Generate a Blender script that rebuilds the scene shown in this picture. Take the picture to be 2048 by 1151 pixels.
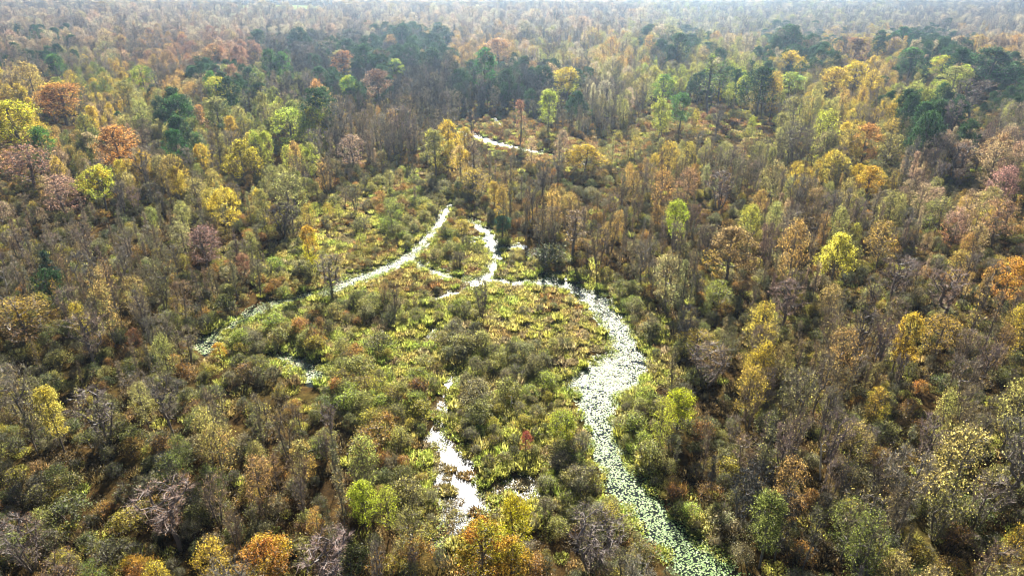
import bpy, math, random
import numpy as np
from mathutils import Vector
R = math.radians

# ------------------------------------------------------------------ scene, camera, world, sun, exposure
for o in list(bpy.data.objects):
    bpy.data.objects.remove(o, do_unlink=True)
S = bpy.context.scene
COL = S.collection
CAM_H, PITCH, FPX = 60.0, R(25.0), 1365.0
cd = bpy.data.cameras.new("camera")
cam = bpy.data.objects.new("camera", cd)
COL.objects.link(cam)
cam.location = (0, 0, CAM_H)
cam.rotation_euler = (R(90) - PITCH, 0, 0)
cd.sensor_width = 36.0
cd.lens = 36.0 * FPX / 2048.0
cd.clip_start, cd.clip_end = 0.5, 6000.0
S.camera = cam

SUN_EL, SUN_AZ = R(31.0), R(1.0)          # azimuth measured clockwise from straight ahead (+Y)
W = bpy.data.worlds.new("World")
S.world = W
W.use_nodes = True
wn = W.node_tree.nodes
bg = wn["Background"]
sky = wn.new("ShaderNodeTexSky")
sky.sky_type = 'NISHITA'
sky.sun_disc = False
sky.sun_elevation = SUN_EL
sky.sun_rotation = SUN_AZ
sky.dust_density = 0.2
sky.air_density = 0.3
W.node_tree.links.new(sky.outputs[0], bg.inputs[0])
bg.inputs[1].default_value = 0.05
sd = bpy.data.lights.new("sun", 'SUN')
sd.energy = 5.0
sd.angle = R(0.5)
sd.color = (1.0, 0.94, 0.84)
sun = bpy.data.objects.new("sun", sd)
COL.objects.link(sun)
sdir = Vector((math.sin(SUN_AZ) * math.cos(SUN_EL), math.cos(SUN_AZ) * math.cos(SUN_EL), math.sin(SUN_EL)))
sun.rotation_euler = sdir.to_track_quat('Z', 'Y').to_euler()
sun.location = (0, 100, 200)
S.view_settings.view_transform = 'Standard'
S.view_settings.look = 'None'
S.view_settings.exposure = 1.93
S.view_settings.gamma = 1.0
S.render.engine = 'CYCLES'
S.cycles.use_denoising = True
S.cycles.denoiser = 'OPENIMAGEDENOISE'
S.cycles.denoising_input_passes = 'RGB_ALBEDO_NORMAL'
S.cycles.max_bounces = 2
S.cycles.diffuse_bounces = 1
S.cycles.glossy_bounces = 2
S.cycles.transmission_bounces = 1
S.cycles.volume_bounces = 0
S.cycles.sample_clamp_indirect = 3.0
S.cycles.sample_clamp_direct = 8.0
S.cycles.use_light_tree = False
S.cycles.filter_width = 1.2

rng = np.random.default_rng(7)
random.seed(7)

# ------------------------------------------------------------------ pixel <-> ground helpers (2048 x 1151 photo pixels)
CP, SP = math.cos(PITCH), math.sin(PITCH)
def ground_at(px, py, z=0.0):
    u = (px - 1024.0) / FPX
    v = (575.5 - py) / FPX
    dy, dz = CP + v * SP, -SP + v * CP
    if dz > -0.004: dz = -0.004
    t = (z - CAM_H) / dz
    return u * t, dy * t
def pixel_of(x, y, z):
    x, y, z = np.asarray(x, float), np.asarray(y, float), np.asarray(z, float) - CAM_H
    d = y * CP - z * SP
    u = y * SP + z * CP
    d = np.where(d < 1, 1, d)
    return 1024 + FPX * x / d, 575.5 - FPX * u / d, d
def hsh(a, b, s=0.0):
    v = np.sin(a * 12.9898 + b * 78.233 + s * 37.719) * 43758.5453
    return v - np.floor(v)
def vnoise(x, y, s=0.0):
    xi, yi = np.floor(x), np.floor(y)
    fx, fy = x - xi, y - yi
    fx, fy = fx * fx * (3 - 2 * fx), fy * fy * (3 - 2 * fy)
    a = hsh(xi, yi, s) * (1 - fx) + hsh(xi + 1, yi, s) * fx
    b = hsh(xi, yi + 1, s) * (1 - fx) + hsh(xi + 1, yi + 1, s) * fx
    return a * (1 - fy) + b * fy

# ------------------------------------------------------------------ water courses: (photo px, py, half width in metres)
PADDED = [   # pad covered channels
 [(932,440,.7),(955,450,1.0),(975,468,1.3),(985,500,1.7),(994,522,1.3),(978,546,1.2),(962,560,1.1)],
 [(935,481,1.0),(978,482,1.3)],
 [(985,500,1.2),(1012,496,1.2),(1045,494,1.6)],
 [(962,560,1.4),(1000,563,1.6),(1050,566,1.7),(1100,568,1.8),(1150,578,2.4),(1190,602,2.7),(1225,640,2.8),(1246,680,2.6),(1258,722,3.1),(1225,760,4.2),(1190,795,2.9),(1196,830,2.2),(1206,870,1.9),(1225,920,2.0),(1250,970,2.2),(1285,1012,2.2),(1330,1060,2.5),(1380,1110,2.7),(1435,1160,3.0),(1500,1240,3.6),(1600,1400,4)],
 [(1245,740,3.6),(1190,756,2.6),(1132,775,1.2)],
 [(1195,728,1.3),(1215,722,1.4)],
 [(1080,556,1.2),(1128,552,1.3)],
 [(903,408,.8),(886,432,.9),(866,460,1.1),(846,490,1.4),(815,515,1.8),(770,540,2.0),(720,557,2.2),(690,573,2.1),(640,588,2.0),(600,596,1.8),(540,612,1.7),(490,634,1.6),(440,665,1.6),(412,682,2.2),(428,702,1.8)],
 [(545,716,1.0),(590,722,1.8),(625,738,2.0),(632,762,1.5)],
 [(912,262,.9),(925,264,1.3),(960,278,1.9),(1000,290,2.2),(1060,302,1.8),(1130,315,.8)],
 [(815,515,1.4),(850,534,1.1),(890,552,1.2),(930,562,1.1),(962,560,1.2)],
]
OPEN = [      # open glittering water with stems
 [(960,570,1.3),(930,578,1.1),(892,590,1.1),(862,602,.9)],
 [(918,742,.7),(895,768,.9),(884,800,.6),(878,835,.9),(872,872,1.4),(900,900,1.4),(926,930,1.4),(945,950,.9)],
 [(862,878,.9),(832,908,.8),(812,925,.5)],
 [(885,905,1.3),(893,945,2.2),(915,985,2.9),(935,1010,2.9),(915,1050,2.2),(880,1078,1.3)],
 [(935,1000,.9),(985,985,.7),(1045,962,1.7),(1062,992,1.1)],
 [(870,655,.9),(862,690,.6)],
 [(985,236,1.5),(1003,250,1.2)],
 [(915,268,1),(985,258,.8)],
]
def seg_list(lines):
    out = []
    for L in lines:
        P = [(*ground_at(p[0], p[1]), p[2]) for p in L]
        for a, b in zip(P[:-1], P[1:]):
            out.append((a, b))
    return out
SEG_P, SEG_O = seg_list(PADDED), seg_list(OPEN)
def sdf(x, y, segs):
    x, y = np.asarray(x, float), np.asarray(y, float)
    best = np.full(x.shape, 1e9)
    for (ax, ay, aw), (bx, by, bw) in segs:
        dx, dy = bx - ax, by - ay
        L2 = dx * dx + dy * dy + 1e-9
        t = np.clip(((x - ax) * dx + (y - ay) * dy) / L2, 0, 1)
        d = np.hypot(x - ax - t * dx, y - ay - t * dy) - (aw + (bw - aw) * t)
        best = np.minimum(best, d)
    return best
def water_d(x, y):
    x, y = np.asarray(x, float), np.asarray(y, float)
    n = (vnoise(x / 1.7, y / 1.7, 3) - .5) * 1.3 + (vnoise(x / .6, y / .6, 4) - .5) * .5
    return np.minimum(sdf(x, y, SEG_P), sdf(x, y, SEG_O) + .1) + n * .8
def pt_in(poly, px, py):
    px, py = np.asarray(px, float), np.asarray(py, float)
    ins = np.zeros(px.shape, bool)
    n = len(poly)
    for i in range(n):
        x1, y1 = poly[i]; x2, y2 = poly[(i + 1) % n]
        c = ((y1 > py) != (y2 > py)) & (px < (x2 - x1) * (py - y1) / (y2 - y1 + 1e-12) + x1)
        ins ^= c
    return ins
MARSH = [(600,600),(540,620),(420,640),(400,700),(470,730),(640,780),(700,830),(740,900),(840,990),(860,1090),(960,1110),(1090,1060),(1180,1050),(1290,1100),(1500,1250),(1560,1250),(1440,1090),(1330,960),(1290,880),(1300,800),(1370,760),(1340,650),(1270,590),(1180,548),(1060,520),(1010,470),(985,425),(900,370),(850,330),(780,345),(700,380),(620,410),(590,450),(560,500),(500,550),(520,590)]
CLEAR2 = [(960,232),(1040,232),(1100,262),(1180,285),(1230,330),(1160,345),(1080,330),(1000,302),(940,285),(900,262)]
CLEAR3 = [(1290,215),(1340,208),(1440,222),(1540,250),(1560,275),(1500,282),(1400,270),(1330,262),(1285,300),(1240,330),(1180,330),(1190,290),(1270,262)]
def terrain_z(x, y):
    x, y = np.asarray(x, float), np.asarray(y, float)
    t = np.clip((y - 560 + (vnoise(x / 90, y / 90, 9) - .5) * 60) / 130, 0, 1)
    s = np.clip((x / np.maximum(y, 1) - .12) / .15, 0, 1)
    t = t * t * (3 - 2 * t)
    return -16.0 * t * s
def ground_z(x, y):
    d = water_d(x, y)
    g = np.clip(d * .35, -.5, .28)
    far = np.clip((np.asarray(y) - 330) / 40, 0, 1)
    bumps = (vnoise(np.asarray(x) / 3.1, np.asarray(y) / 3.1, 5) - .5) * .16 + (vnoise(np.asarray(x) / .9, np.asarray(y) / .9, 6) - .5) * .08
    return g * (1 - far) + .28 * far + np.where(d > .9, bumps, bumps * np.clip(d, 0, .9)) + terrain_z(x, y)

# ------------------------------------------------------------------ materials
def new_mat(name):
    m = bpy.data.materials.new(name)
    m.use_nodes = True
    nt = m.node_tree
    nt.nodes.clear()
    return m, nt, nt.nodes.new("ShaderNodeOutputMaterial")
def N(nt, kind, **kw):
    n = nt.nodes.new(kind)
    for k, v in kw.items(): setattr(n, k, v)
    return n
def inst_attr(nt, name):
    a = N(nt, "ShaderNodeAttribute", attribute_type='INSTANCER')
    a.attribute_name = name
    return a
def geo_attr(nt, name):
    a = N(nt, "ShaderNodeAttribute", attribute_type='GEOMETRY')
    a.attribute_name = name
    return a
def make_leaf_mat(name, trans=.66, gloss=.015, rough=.45):
    m, nt, out = new_mat(name)
    L = nt.links.new
    a, b, r = inst_attr(nt, "leaf_a"), inst_attr(nt, "leaf_b"), geo_attr(nt, "rnd")
    mix = N(nt, "ShaderNodeMix", data_type='RGBA')
    L(r.outputs["Color"], mix.inputs["Factor"])
    sep = N(nt, "ShaderNodeSeparateColor"); L(r.outputs["Color"], sep.inputs[0])
    L(sep.outputs[0], mix.inputs["Factor"])
    L(a.outputs["Color"], mix.inputs["A"]); L(b.outputs["Color"], mix.inputs["B"])
    sq = N(nt, "ShaderNodeMath", operation='POWER'); L(sep.outputs[1], sq.inputs[0]); sq.inputs[1].default_value = 1.6
    val = N(nt, "ShaderNodeMath", operation='MULTIPLY_ADD')
    L(sq.outputs[0], val.inputs[0]); val.inputs[1].default_value = 2.1; val.inputs[2].default_value = .2
    hs = N(nt, "ShaderNodeHueSaturation")
    L(mix.outputs["Result"], hs.inputs["Color"]); L(val.outputs[0], hs.inputs["Value"])
    d = N(nt, "ShaderNodeBsdfDiffuse"); t = N(nt, "ShaderNodeBsdfTranslucent")
    g = N(nt, "ShaderNodeBsdfGlossy"); g.inputs["Roughness"].default_value = rough
    L(hs.outputs[0], d.inputs[0]); L(hs.outputs[0], t.inputs[0])
    g.inputs[0].default_value = (.9, .9, .9, 1)
    m1 = N(nt, "ShaderNodeMixShader"); m1.inputs[0].default_value = trans
    L(d.outputs[0], m1.inputs[1]); L(t.outputs[0], m1.inputs[2])
    m2 = N(nt, "ShaderNodeMixShader"); m2.inputs[0].default_value = gloss
    L(m1.outputs[0], m2.inputs[1]); L(g.outputs[0], m2.inputs[2])
    L(m2.outputs[0], out.inputs["Surface"])
    return m
def make_bark_mat(name, base, base2, gloss=.05, scale=4.0, attr=None):
    m, nt, out = new_mat(name)
    L = nt.links.new
    tc = N(nt, "ShaderNodeTexCoord")
    no = N(nt, "ShaderNodeTexNoise"); no.inputs["Scale"].default_value = scale; no.inputs["Detail"].default_value = 4
    L(tc.outputs["Object"], no.inputs["Vector"])
    mix = N(nt, "ShaderNodeMix", data_type='RGBA')
    L(no.outputs["Fac"], mix.inputs["Factor"])
    mix.inputs["A"].default_value = (*base, 1); mix.inputs["B"].default_value = (*base2, 1)
    src = mix.outputs["Result"]
    if attr:
        a = inst_attr(nt, attr)
        mm = N(nt, "ShaderNodeMix", data_type='RGBA', blend_type='MULTIPLY')
        mm.inputs["Factor"].default_value = 1
        L(src, mm.inputs["A"]); L(a.outputs["Color"], mm.inputs["B"])
        src = mm.outputs["Result"]
    if attr:
        r = geo_attr(nt, "rnd"); sep = N(nt, "ShaderNodeSeparateColor"); L(r.outputs["Color"], sep.inputs[0])
        ml = N(nt, "ShaderNodeMath", operation='MULTIPLY_ADD'); L(sep.outputs[1], ml.inputs[0]); ml.inputs[1].default_value = 2.0; ml.inputs[2].default_value = .1
        hv = N(nt, "ShaderNodeHueSaturation"); L(src, hv.inputs["Color"]); L(ml.outputs[0], hv.inputs["Value"]); src = hv.outputs[0]
    d = N(nt, "ShaderNodeBsdfDiffuse"); L(src, d.inputs[0])
    g = N(nt, "ShaderNodeBsdfGlossy"); g.inputs["Roughness"].default_value = .45
    ms = N(nt, "ShaderNodeMixShader"); ms.inputs[0].default_value = gloss
    L(d.outputs[0], ms.inputs[1]); L(g.outputs[0], ms.inputs[2]); L(ms.outputs[0], out.inputs["Surface"])
    return m
M_LEAF = make_leaf_mat("leaf")
M_SHRUB = make_leaf_mat("shrub_leaf", .58, .03, .5)
M_NEEDLE = make_leaf_mat("needle", .25, .03, .5)
M_GRASS = make_leaf_mat("marsh_grass", .55, .025, .5)
M_BARK = make_bark_mat("bark", (.085, .07, .058), (.21, .18, .155))
M_TWIG = make_bark_mat("twig", (.8, .8, .8), (1, 1, 1), .03, 1.5, attr="twig_c")
M_DEAD = make_bark_mat("dead_wood", (.42, .39, .35), (.62, .59, .54), .06)

def mat_ground():
    m, nt, out = new_mat("marsh_soil")
    L = nt.links.new
    tc = N(nt, "ShaderNodeTexCoord")
    def noise(s, det=6, rough=.6):
        n = N(nt, "ShaderNodeTexNoise"); n.inputs["Scale"].default_value = s
        n.inputs["Detail"].default_value = det; n.inputs["Roughness"].default_value = rough
        L(tc.outputs["Object"], n.inputs["Vector"]); return n
    def ramp(src, stops):
        r = N(nt, "ShaderNodeValToRGB"); L(src, r.inputs[0])
        e = r.color_ramp.elements
        while len(e) < len(stops): e.new(.5)
        for k, (p, c) in enumerate(stops): e[k].position = p; e[k].color = (*c, 1)
        return r
    big = ramp(noise(.07).outputs["Fac"], [(.35, (.040, .028, .016)), (.48, (.075, .050, .022)), (.58, (.085, .066, .025)), (.7, (.06, .062, .02))])
    sm = ramp(noise(1.3, 8, .75).outputs["Fac"], [(.3, (.35, .33, .3)), (.5, (.9, .85, .75)), (.7, (1.9, 1.7, 1.3))])
    mm = N(nt, "ShaderNodeMix", data_type='RGBA', blend_type='MULTIPLY'); mm.inputs["Factor"].default_value = 1
    L(big.outputs[0], mm.inputs["A"]); L(sm.outputs[0], mm.inputs["B"])
    d = N(nt, "ShaderNodeBsdfDiffuse"); L(mm.outputs["Result"], d.inputs[0])
    bp = N(nt, "ShaderNodeBump"); bp.inputs["Strength"].default_value = 1; bp.inputs["Distance"].default_value = .15
    L(noise(3.0, 8, .8).outputs["Fac"], bp.inputs["Height"]); L(bp.outputs[0], d.inputs["Normal"])
    L(d.outputs[0], out.inputs["Surface"])
    return m
def mat_water(name='rippled_water', rough=.26, bump=.5):
    m, nt, out = new_mat(name)
    L = nt.links.new
    p = N(nt, "ShaderNodeBsdfPrincipled")
    p.inputs["Base Color"].default_value = (.012, .016, .012, 1)
    p.inputs["Roughness"].default_value = rough
    p.inputs["IOR"].default_value = 1.33
    tc = N(nt, "ShaderNodeTexCoord")
    n = N(nt, "ShaderNodeTexNoise"); n.inputs["Scale"].default_value = 5; n.inputs["Detail"].default_value = 4
    L(tc.outputs["Object"], n.inputs["Vector"])
    b = N(nt, "ShaderNodeBump"); b.inputs["Strength"].default_value = bump; b.inputs["Distance"].default_value = .05
    L(n.outputs["Fac"], b.inputs["Height"]); L(b.outputs[0], p.inputs["Normal"])
    L(p.outputs[0], out.inputs["Surface"])
    return m
def mat_pad():
    m, nt, out = new_mat("lily_pad")
    L = nt.links.new
    r = geo_attr(nt, "rnd"); sep = N(nt, "ShaderNodeSeparateColor"); L(r.outputs["Color"], sep.inputs[0])
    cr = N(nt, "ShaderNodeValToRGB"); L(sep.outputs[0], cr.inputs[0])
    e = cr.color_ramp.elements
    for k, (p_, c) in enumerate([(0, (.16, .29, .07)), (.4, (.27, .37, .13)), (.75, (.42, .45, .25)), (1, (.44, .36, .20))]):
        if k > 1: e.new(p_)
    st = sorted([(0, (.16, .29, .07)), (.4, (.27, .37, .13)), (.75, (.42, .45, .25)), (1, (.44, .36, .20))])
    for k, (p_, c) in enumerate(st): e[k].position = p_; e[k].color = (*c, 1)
    p = N(nt, "ShaderNodeBsdfPrincipled")
    L(cr.outputs[0], p.inputs["Base Color"])
    p.inputs["Roughness"].default_value = .48
    p.inputs["Specular IOR Level"].default_value = .34
    L(p.outputs[0], out.inputs["Surface"])
    return m
M_SOIL, M_WATER, M_PAD = mat_ground(), mat_water(), mat_pad()
M_CALM = mat_water('still_water', .08, .05)

# ------------------------------------------------------------------ mesh helpers
def mesh_from(name, V, F3=None, F4=None, mats=(), mi=None, rnd=None, smooth=False):
    """V (n,3); F3 (a,3) and F4 (b,4) index arrays; mi per face; rnd (faces,3) colour per face"""
    me = bpy.data.meshes.new(name)
    F3 = np.zeros((0, 3), int) if F3 is None else np.asarray(F3, int)
    F4 = np.zeros((0, 4), int) if F4 is None else np.asarray(F4, int)
    nf = len(F3) + len(F4)
    me.vertices.add(len(V)); me.vertices.foreach_set("co", np.asarray(V, np.float32).ravel())
    loops = np.concatenate([F3.ravel(), F4.ravel()]).astype(np.int32)
    me.loops.add(len(loops)); me.loops.foreach_set("vertex_index", loops)
    tot = np.concatenate([np.full(len(F3), 3), np.full(len(F4), 4)]).astype(np.int32)
    st = np.concatenate([[0], np.cumsum(tot)[:-1]]).astype(np.int32)
    me.polygons.add(nf)
    me.polygons.foreach_set("loop_start", st)
    me.polygons.foreach_set("loop_total", tot)
    for m in mats: me.materials.append(m)
    if mi is not None: me.polygons.foreach_set("material_index", np.asarray(mi, np.int32))
    me.update(calc_edges=True)
    if rnd is not None:
        at = me.attributes.new("rnd", 'FLOAT_COLOR', 'FACE')
        c = np.ones((nf, 4), np.float32); c[:, :3] = rnd
        at.data.foreach_set("color", c.ravel())
    me.polygons.foreach_set("use_smooth", np.full(nf, smooth))
    me.validate()
    return me
def add_obj(name, me, parent=None):
    o = bpy.data.objects.new(name, me)
    COL.objects.link(o)
    if parent is not None: o.parent = parent
    return o
def tag(o, label=None, cat=None, group=None, kind=None):
    if label: o["label"] = label
    if cat: o["category"] = cat
    if group: o["group"] = group
    if kind: o["kind"] = kind
    return o

# ------------------------------------------------------------------ plant builders
def skeleton(g, H, Rw, z0, z1, ntip, trunks=1, lean=.0, spread=.35, env='round', wander=.05):
    """grow a branching skeleton; returns nodes P, parent index, tips"""
    P = []; par = []
    for k in range(trunks):
        a = g.uniform(0, 6.28); off = g.uniform(.1, .35) if trunks > 1 else 0
        dirx, diry = (math.cos(a) * spread, math.sin(a) * spread) if trunks > 1 else (g.uniform(-lean, lean), g.uniform(-lean, lean))
        x, y = math.cos(a) * off, math.sin(a) * off
        last = -1
        n = 9
        top = H * (g.uniform(.6, .8) if trunks > 1 else .86)
        for i in range(n):
            z = top * i / (n - 1)
            P.append((x, y, z)); par.append(last); last = len(P) - 1
            x += dirx * top / n + g.normal(0, wander * H / 12); y += diry * top / n + g.normal(0, wander * H / 12)
    # tips inside the crown envelope
    T = []
    lob = [(g.uniform(0, 6.28), g.uniform(.0, 1), g.uniform(.4, 1.35)) for _ in range(8)]
    while len(T) < ntip:
        t = g.uniform(0, 1) ** .75
        z = z0 + (z1 - z0) * t
        if env == 'round': w = math.sqrt(max(0, 1 - (2 * t - .9) ** 2 / 1.25))
        elif env == 'vase': w = .25 + .75 * t ** .8 if t < .85 else 1 - (t - .85) * 4
        elif env == 'cone': w = 1.05 * (1 - t) ** .8 + .05
        elif env == 'column': w = (.7 + .3 * math.sin(t * 7)) * min(1, (1 - t) * 4 + .25)
        elif env == 'dome': w = math.sqrt(max(0, 1 - t * t))
        a = g.uniform(0, 6.28)
        m = 1.0
        for la, lz, lw in lob:
            da = abs((a - la + math.pi) % (2 * math.pi) - math.pi)
            m += (lw - 1) * math.exp(-(da / .7) ** 2 - ((t - lz) / .35) ** 2)
        r = Rw * w * m * g.uniform(.15, 1) ** .45
        T.append((r * math.cos(a), r * math.sin(a), z))
    T = np.array(T)
    base = np.array(P)
    order = np.argsort(np.hypot(T[:, 0], T[:, 1]) + (T[:, 2] - z0) * .15)
    P = [np.array(p, float) for p in P]
    tips = []
    for k in order:
        t = T[k]
        A = np.array(P)
        dv = t - A
        dist = np.linalg.norm(dv, axis=1)
        up = dv[:, 2] / (dist + 1e-6)
        cost = dist * (1 + 1.3 * np.clip(.45 - up, 0, 2)) + np.where(A[:, 2] < z0 * .75, 50, 0)
        j = int(np.argmin(cost))
        d = dist[j]
        ns = max(1, int(d / 1.0))
        last = j
        p0 = A[j]
        for i in range(1, ns + 1):
            f = i / ns
            q = p0 + (t - p0) * f
            q = q + np.array([0, 0, -.10 * d * math.sin(math.pi * f)]) + (g.normal(0, .07 * d / ns, 3) if i < ns else 0)
            P.append(q); par.append(last); last = len(P) - 1
        tips.append(last)
    return np.array(P), np.array(par), np.array(tips)
def limb_mesh(P, par, tips, rtip, rmax, power=.5, sides_big=6):
    n = len(P)
    load = np.zeros(n)
    load[tips] = 1
    for i in range(n - 1, -1, -1):
        if load[i] == 0: load[i] = 1
        if par[i] >= 0: load[par[i]] += load[i]
    rad = np.minimum(rtip * load ** power, rmax)
    V = []; F = []
    for i in range(n):
        j = par[i]
        if j < 0: continue
        r1, r0 = rad[i], min(rad[j], rad[i] * 1.35)
        s = sides_big if r0 > .07 else (4 if r0 > .03 else 3)
        d = P[i] - P[j]; L = np.linalg.norm(d) + 1e-9; d = d / L
        a = np.cross(d, (0.3, .9, .2)); a /= np.linalg.norm(a) + 1e-9
        b = np.cross(d, a)
        o = len(V)
        for (c, r) in ((P[j] - d * r0 * .3, r0), (P[i] + d * r1 * .3, r1)):
            for k in range(s):
                t = 2 * math.pi * k / s
                V.append(c + (a * math.cos(t) + b * math.sin(t)) * r)
        for k in range(s):
            k2 = (k + 1) % s
            F.append((o + k, o + k2, o + s + k2, o + s + k))
    # flare at each foot
    return np.array(V), np.array(F), rad
def twig_tris(g, P, par, where, per, length, width, upbias=.35):
    idx = np.repeat(where, per)
    n = len(idx)
    j = np.maximum(par[idx], 0)
    f = g.uniform(0, 1, (n, 1))
    base = P[idx] * f + P[j] * (1 - f)
    dd = P[idx] - P[j]; dd /= np.linalg.norm(dd, axis=1, keepdims=True) + 1e-6
    d = dd * .7 + g.normal(0, .55, (n, 3)); d[:, 2] += upbias
    d /= np.linalg.norm(d, axis=1, keepdims=True)
    L = length * g.uniform(.4, 1.2, (n, 1))
    side = np.cross(d, g.normal(0, 1, (n, 3))); side /= np.linalg.norm(side, axis=1, keepdims=True) + 1e-6
    w = width * g.uniform(.7, 1.3, (n, 1))
    V = np.stack([base - side * w / 2, base + side * w / 2, base + d * L], 1).reshape(-1, 3)
    F = np.arange(n * 3).reshape(n, 3)
    return V, F, base + d * L * g.uniform(.5, 1, (n, 1))
def leaf_quads(g, C, size, flat=0.0, aspect=.62):
    n = len(C)
    nrm = g.normal(0, 1, (n, 3)); nrm[:, 2] += flat * np.sign(nrm[:, 2] + 1e-9) * 1.5
    nrm /= np.linalg.norm(nrm, axis=1, keepdims=True)
    a = np.cross(nrm, g.normal(0, 1, (n, 3))); a /= np.linalg.norm(a, axis=1, keepdims=True) + 1e-6
    b = np.cross(nrm, a)
    s = size * g.uniform(.6, 1.35, (n, 1))
    V = np.stack([C - a * s / 2, C + b * s * aspect / 2 + a * s * .08, C + a * s / 2, C - b * s * aspect / 2 + a * s * .08], 1).reshape(-1, 3)
    return V, np.arange(n * 4).reshape(n, 4)
def colour_rnd(g, C, scale, lo=0, hi=1):
    ph = g.uniform(0, 50)
    n = vnoise(C[:, 0] / scale + ph + C[:, 2] / scale * .7, C[:, 1] / scale + ph * 2 - C[:, 2] / scale * .6, 1)
    r = np.clip((n - .5) * 2.2 + .5 + g.normal(0, .16, len(C)), 0, 1)
    return np.stack([r, g.uniform(0, 1, len(C)), g.uniform(0, 1, len(C))], 1)

class Proto: pass
PROTO = {}
def build_plant(kind, var, seed, spec):
    g = np.random.default_rng(seed)
    H, Rw = spec['H'], spec['R']
    P, par, tips = skeleton(g, H, Rw, spec.get('z0', .3) * H, H, spec['tips'], spec.get('trunks', 1), spec.get('lean', .06),
                            spec.get('spread', .3), spec.get('env', 'round'), spec.get('wander', .05))
    V, F, rad = limb_mesh(P, par, tips, spec.get('rtip', .018), spec.get('rmax', .2), spec.get('power', .5))
    nm = spec.get('parts', ('trunk', 'crown'))
    tm = mesh_from(kind + "_" + nm[0], V, F4=F, mats=(spec.get('bark', M_BARK),), smooth=True)
    outer = np.where(rad < spec.get('rtip', .018) * 2.6)[0]
    outer = outer[par[outer] >= 0]
    outer = outer[P[outer][:, 2] > spec.get('z0', .3) * H * .6]
    cm = None
    Vs, F3, F4, rn, mi = [], [], [], [], []
    off = 0
    if spec.get('twigs', 0):
        per = max(1, int(spec['twigs'] / len(outer)))
        tv, tf, ends = twig_tris(g, P, par, outer, per, spec.get('tl', 1.0), spec.get('tw', .03))
        Vs.append(tv); F3.append(tf); off += len(tv)
        r3 = g.uniform(0, 1, (len(tf), 3)) ** 1.3
    else:
        ends = P[outer]; r3 = np.zeros((0, 3))
    nl = spec.get('leaves', 0)
    if nl:
        keep = spec.get('clump_keep', 1.0)
        tp = P[tips]; tp = tp[g.uniform(0, 1, len(tp)) < keep]
        sel = tp[g.integers(0, len(tp), nl)]
        cs = spec.get('clump', .5)
        C = sel + np.clip(g.normal(0, 1, (nl, 3)), -2, 2) * np.array([cs, cs, cs * .7])
        if spec.get('twigs', 0):
            k = int(nl * .4)
            C[:k] = ends[g.integers(0, len(ends), k)] + g.normal(0, .1, (k, 3))
        C[:, 2] = np.maximum(C[:, 2], .12)
        lv, lf = leaf_quads(g, C, spec.get('ls', .2), spec.get('flat', .08), spec.get('aspect', .62))
        Vs.append(lv); F4.append(lf + off)
        r4 = colour_rnd(g, C, spec.get('cscale', Rw * .8))
    else:
        r4 = np.zeros((0, 3)); lf = np.zeros((0, 4))
    cm = mesh_from(kind + "_" + nm[1], np.concatenate(Vs), np.concatenate(F3) if F3 else None, np.concatenate(F4) if F4 else None,
                   mats=(spec.get('leafm', M_LEAF), M_TWIG), mi=np.concatenate([np.ones(len(r3)), np.zeros(len(r4))]), rnd=np.concatenate([r3, r4]))
    p = Proto(); p.kind, p.H, p.R, p.tm, p.cm, p.nm = kind, H, Rw, tm, cm, nm
    p.top = float(np.concatenate(Vs)[:, 2].max())
    PROTO.setdefault(kind, []).append(p)
    return p
def grass_clump(kind, var, seed, H, Rw, nb, nleaf):
    g = np.random.default_rng(seed)
    # blades
    a = g.uniform(0, 6.28, nb); r = Rw * .75 * np.sqrt(g.uniform(0, 1, nb))
    base = np.stack([r * np.cos(a), r * np.sin(a), np.zeros(nb)], 1)
    out = np.stack([np.cos(a + g.normal(0, .8, nb)), np.sin(a + g.normal(0, .8, nb)), np.zeros(nb)], 1)
    L = H * g.uniform(.5, 1.1, nb)[:, None]
    top = base + out * L * g.uniform(.1, .7, (nb, 1)) + np.array([0, 0, 1]) * L
    mid = base * .5 + top * .5 + np.array([0, 0, 1]) * L * .12
    side = np.cross(out, [0, 0, 1.]) * .045 + g.normal(0, .02, (nb, 3))
    V = np.stack([base - side, base + side, mid + side * .8, mid - side * .8, top], 1).reshape(-1, 3)
    i = np.arange(nb)[:, None] * 5
    F4 = np.concatenate([i, i + 1, i + 2, i + 3], 1)
    F3 = np.concatenate([i + 3, i + 2, i + 4], 1)
    cen = base
    n0 = len(V)
    Vs = [V]
    F4s = [F4]
    r3 = colour_rnd(g, cen, Rw * .6)
    r4 = [r3]
    if nleaf:
        a = g.uniform(0, 6.28, nleaf); r = Rw * np.sqrt(g.uniform(0, 1, nleaf))
        C = np.stack([r * np.cos(a), r * np.sin(a), H * g.uniform(.1, 1, nleaf) * (1 - .5 * (r / Rw) ** 2)], 1)
        lv, lf = leaf_quads(g, C, .17, .5)
        Vs.append(lv); F4s.append(lf + n0); r4.append(colour_rnd(g, C, Rw * .6))
    me = mesh_from(kind, np.concatenate(Vs), F3, np.concatenate(F4s), mats=(M_GRASS,), rnd=np.concatenate([r3] + r4))
    p = Proto(); p.kind, p.H, p.R, p.tm, p.cm, p.nm, p.top = kind, H, Rw, None, me, ('', ''), H
    PROTO.setdefault(kind, []).append(p)

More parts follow.
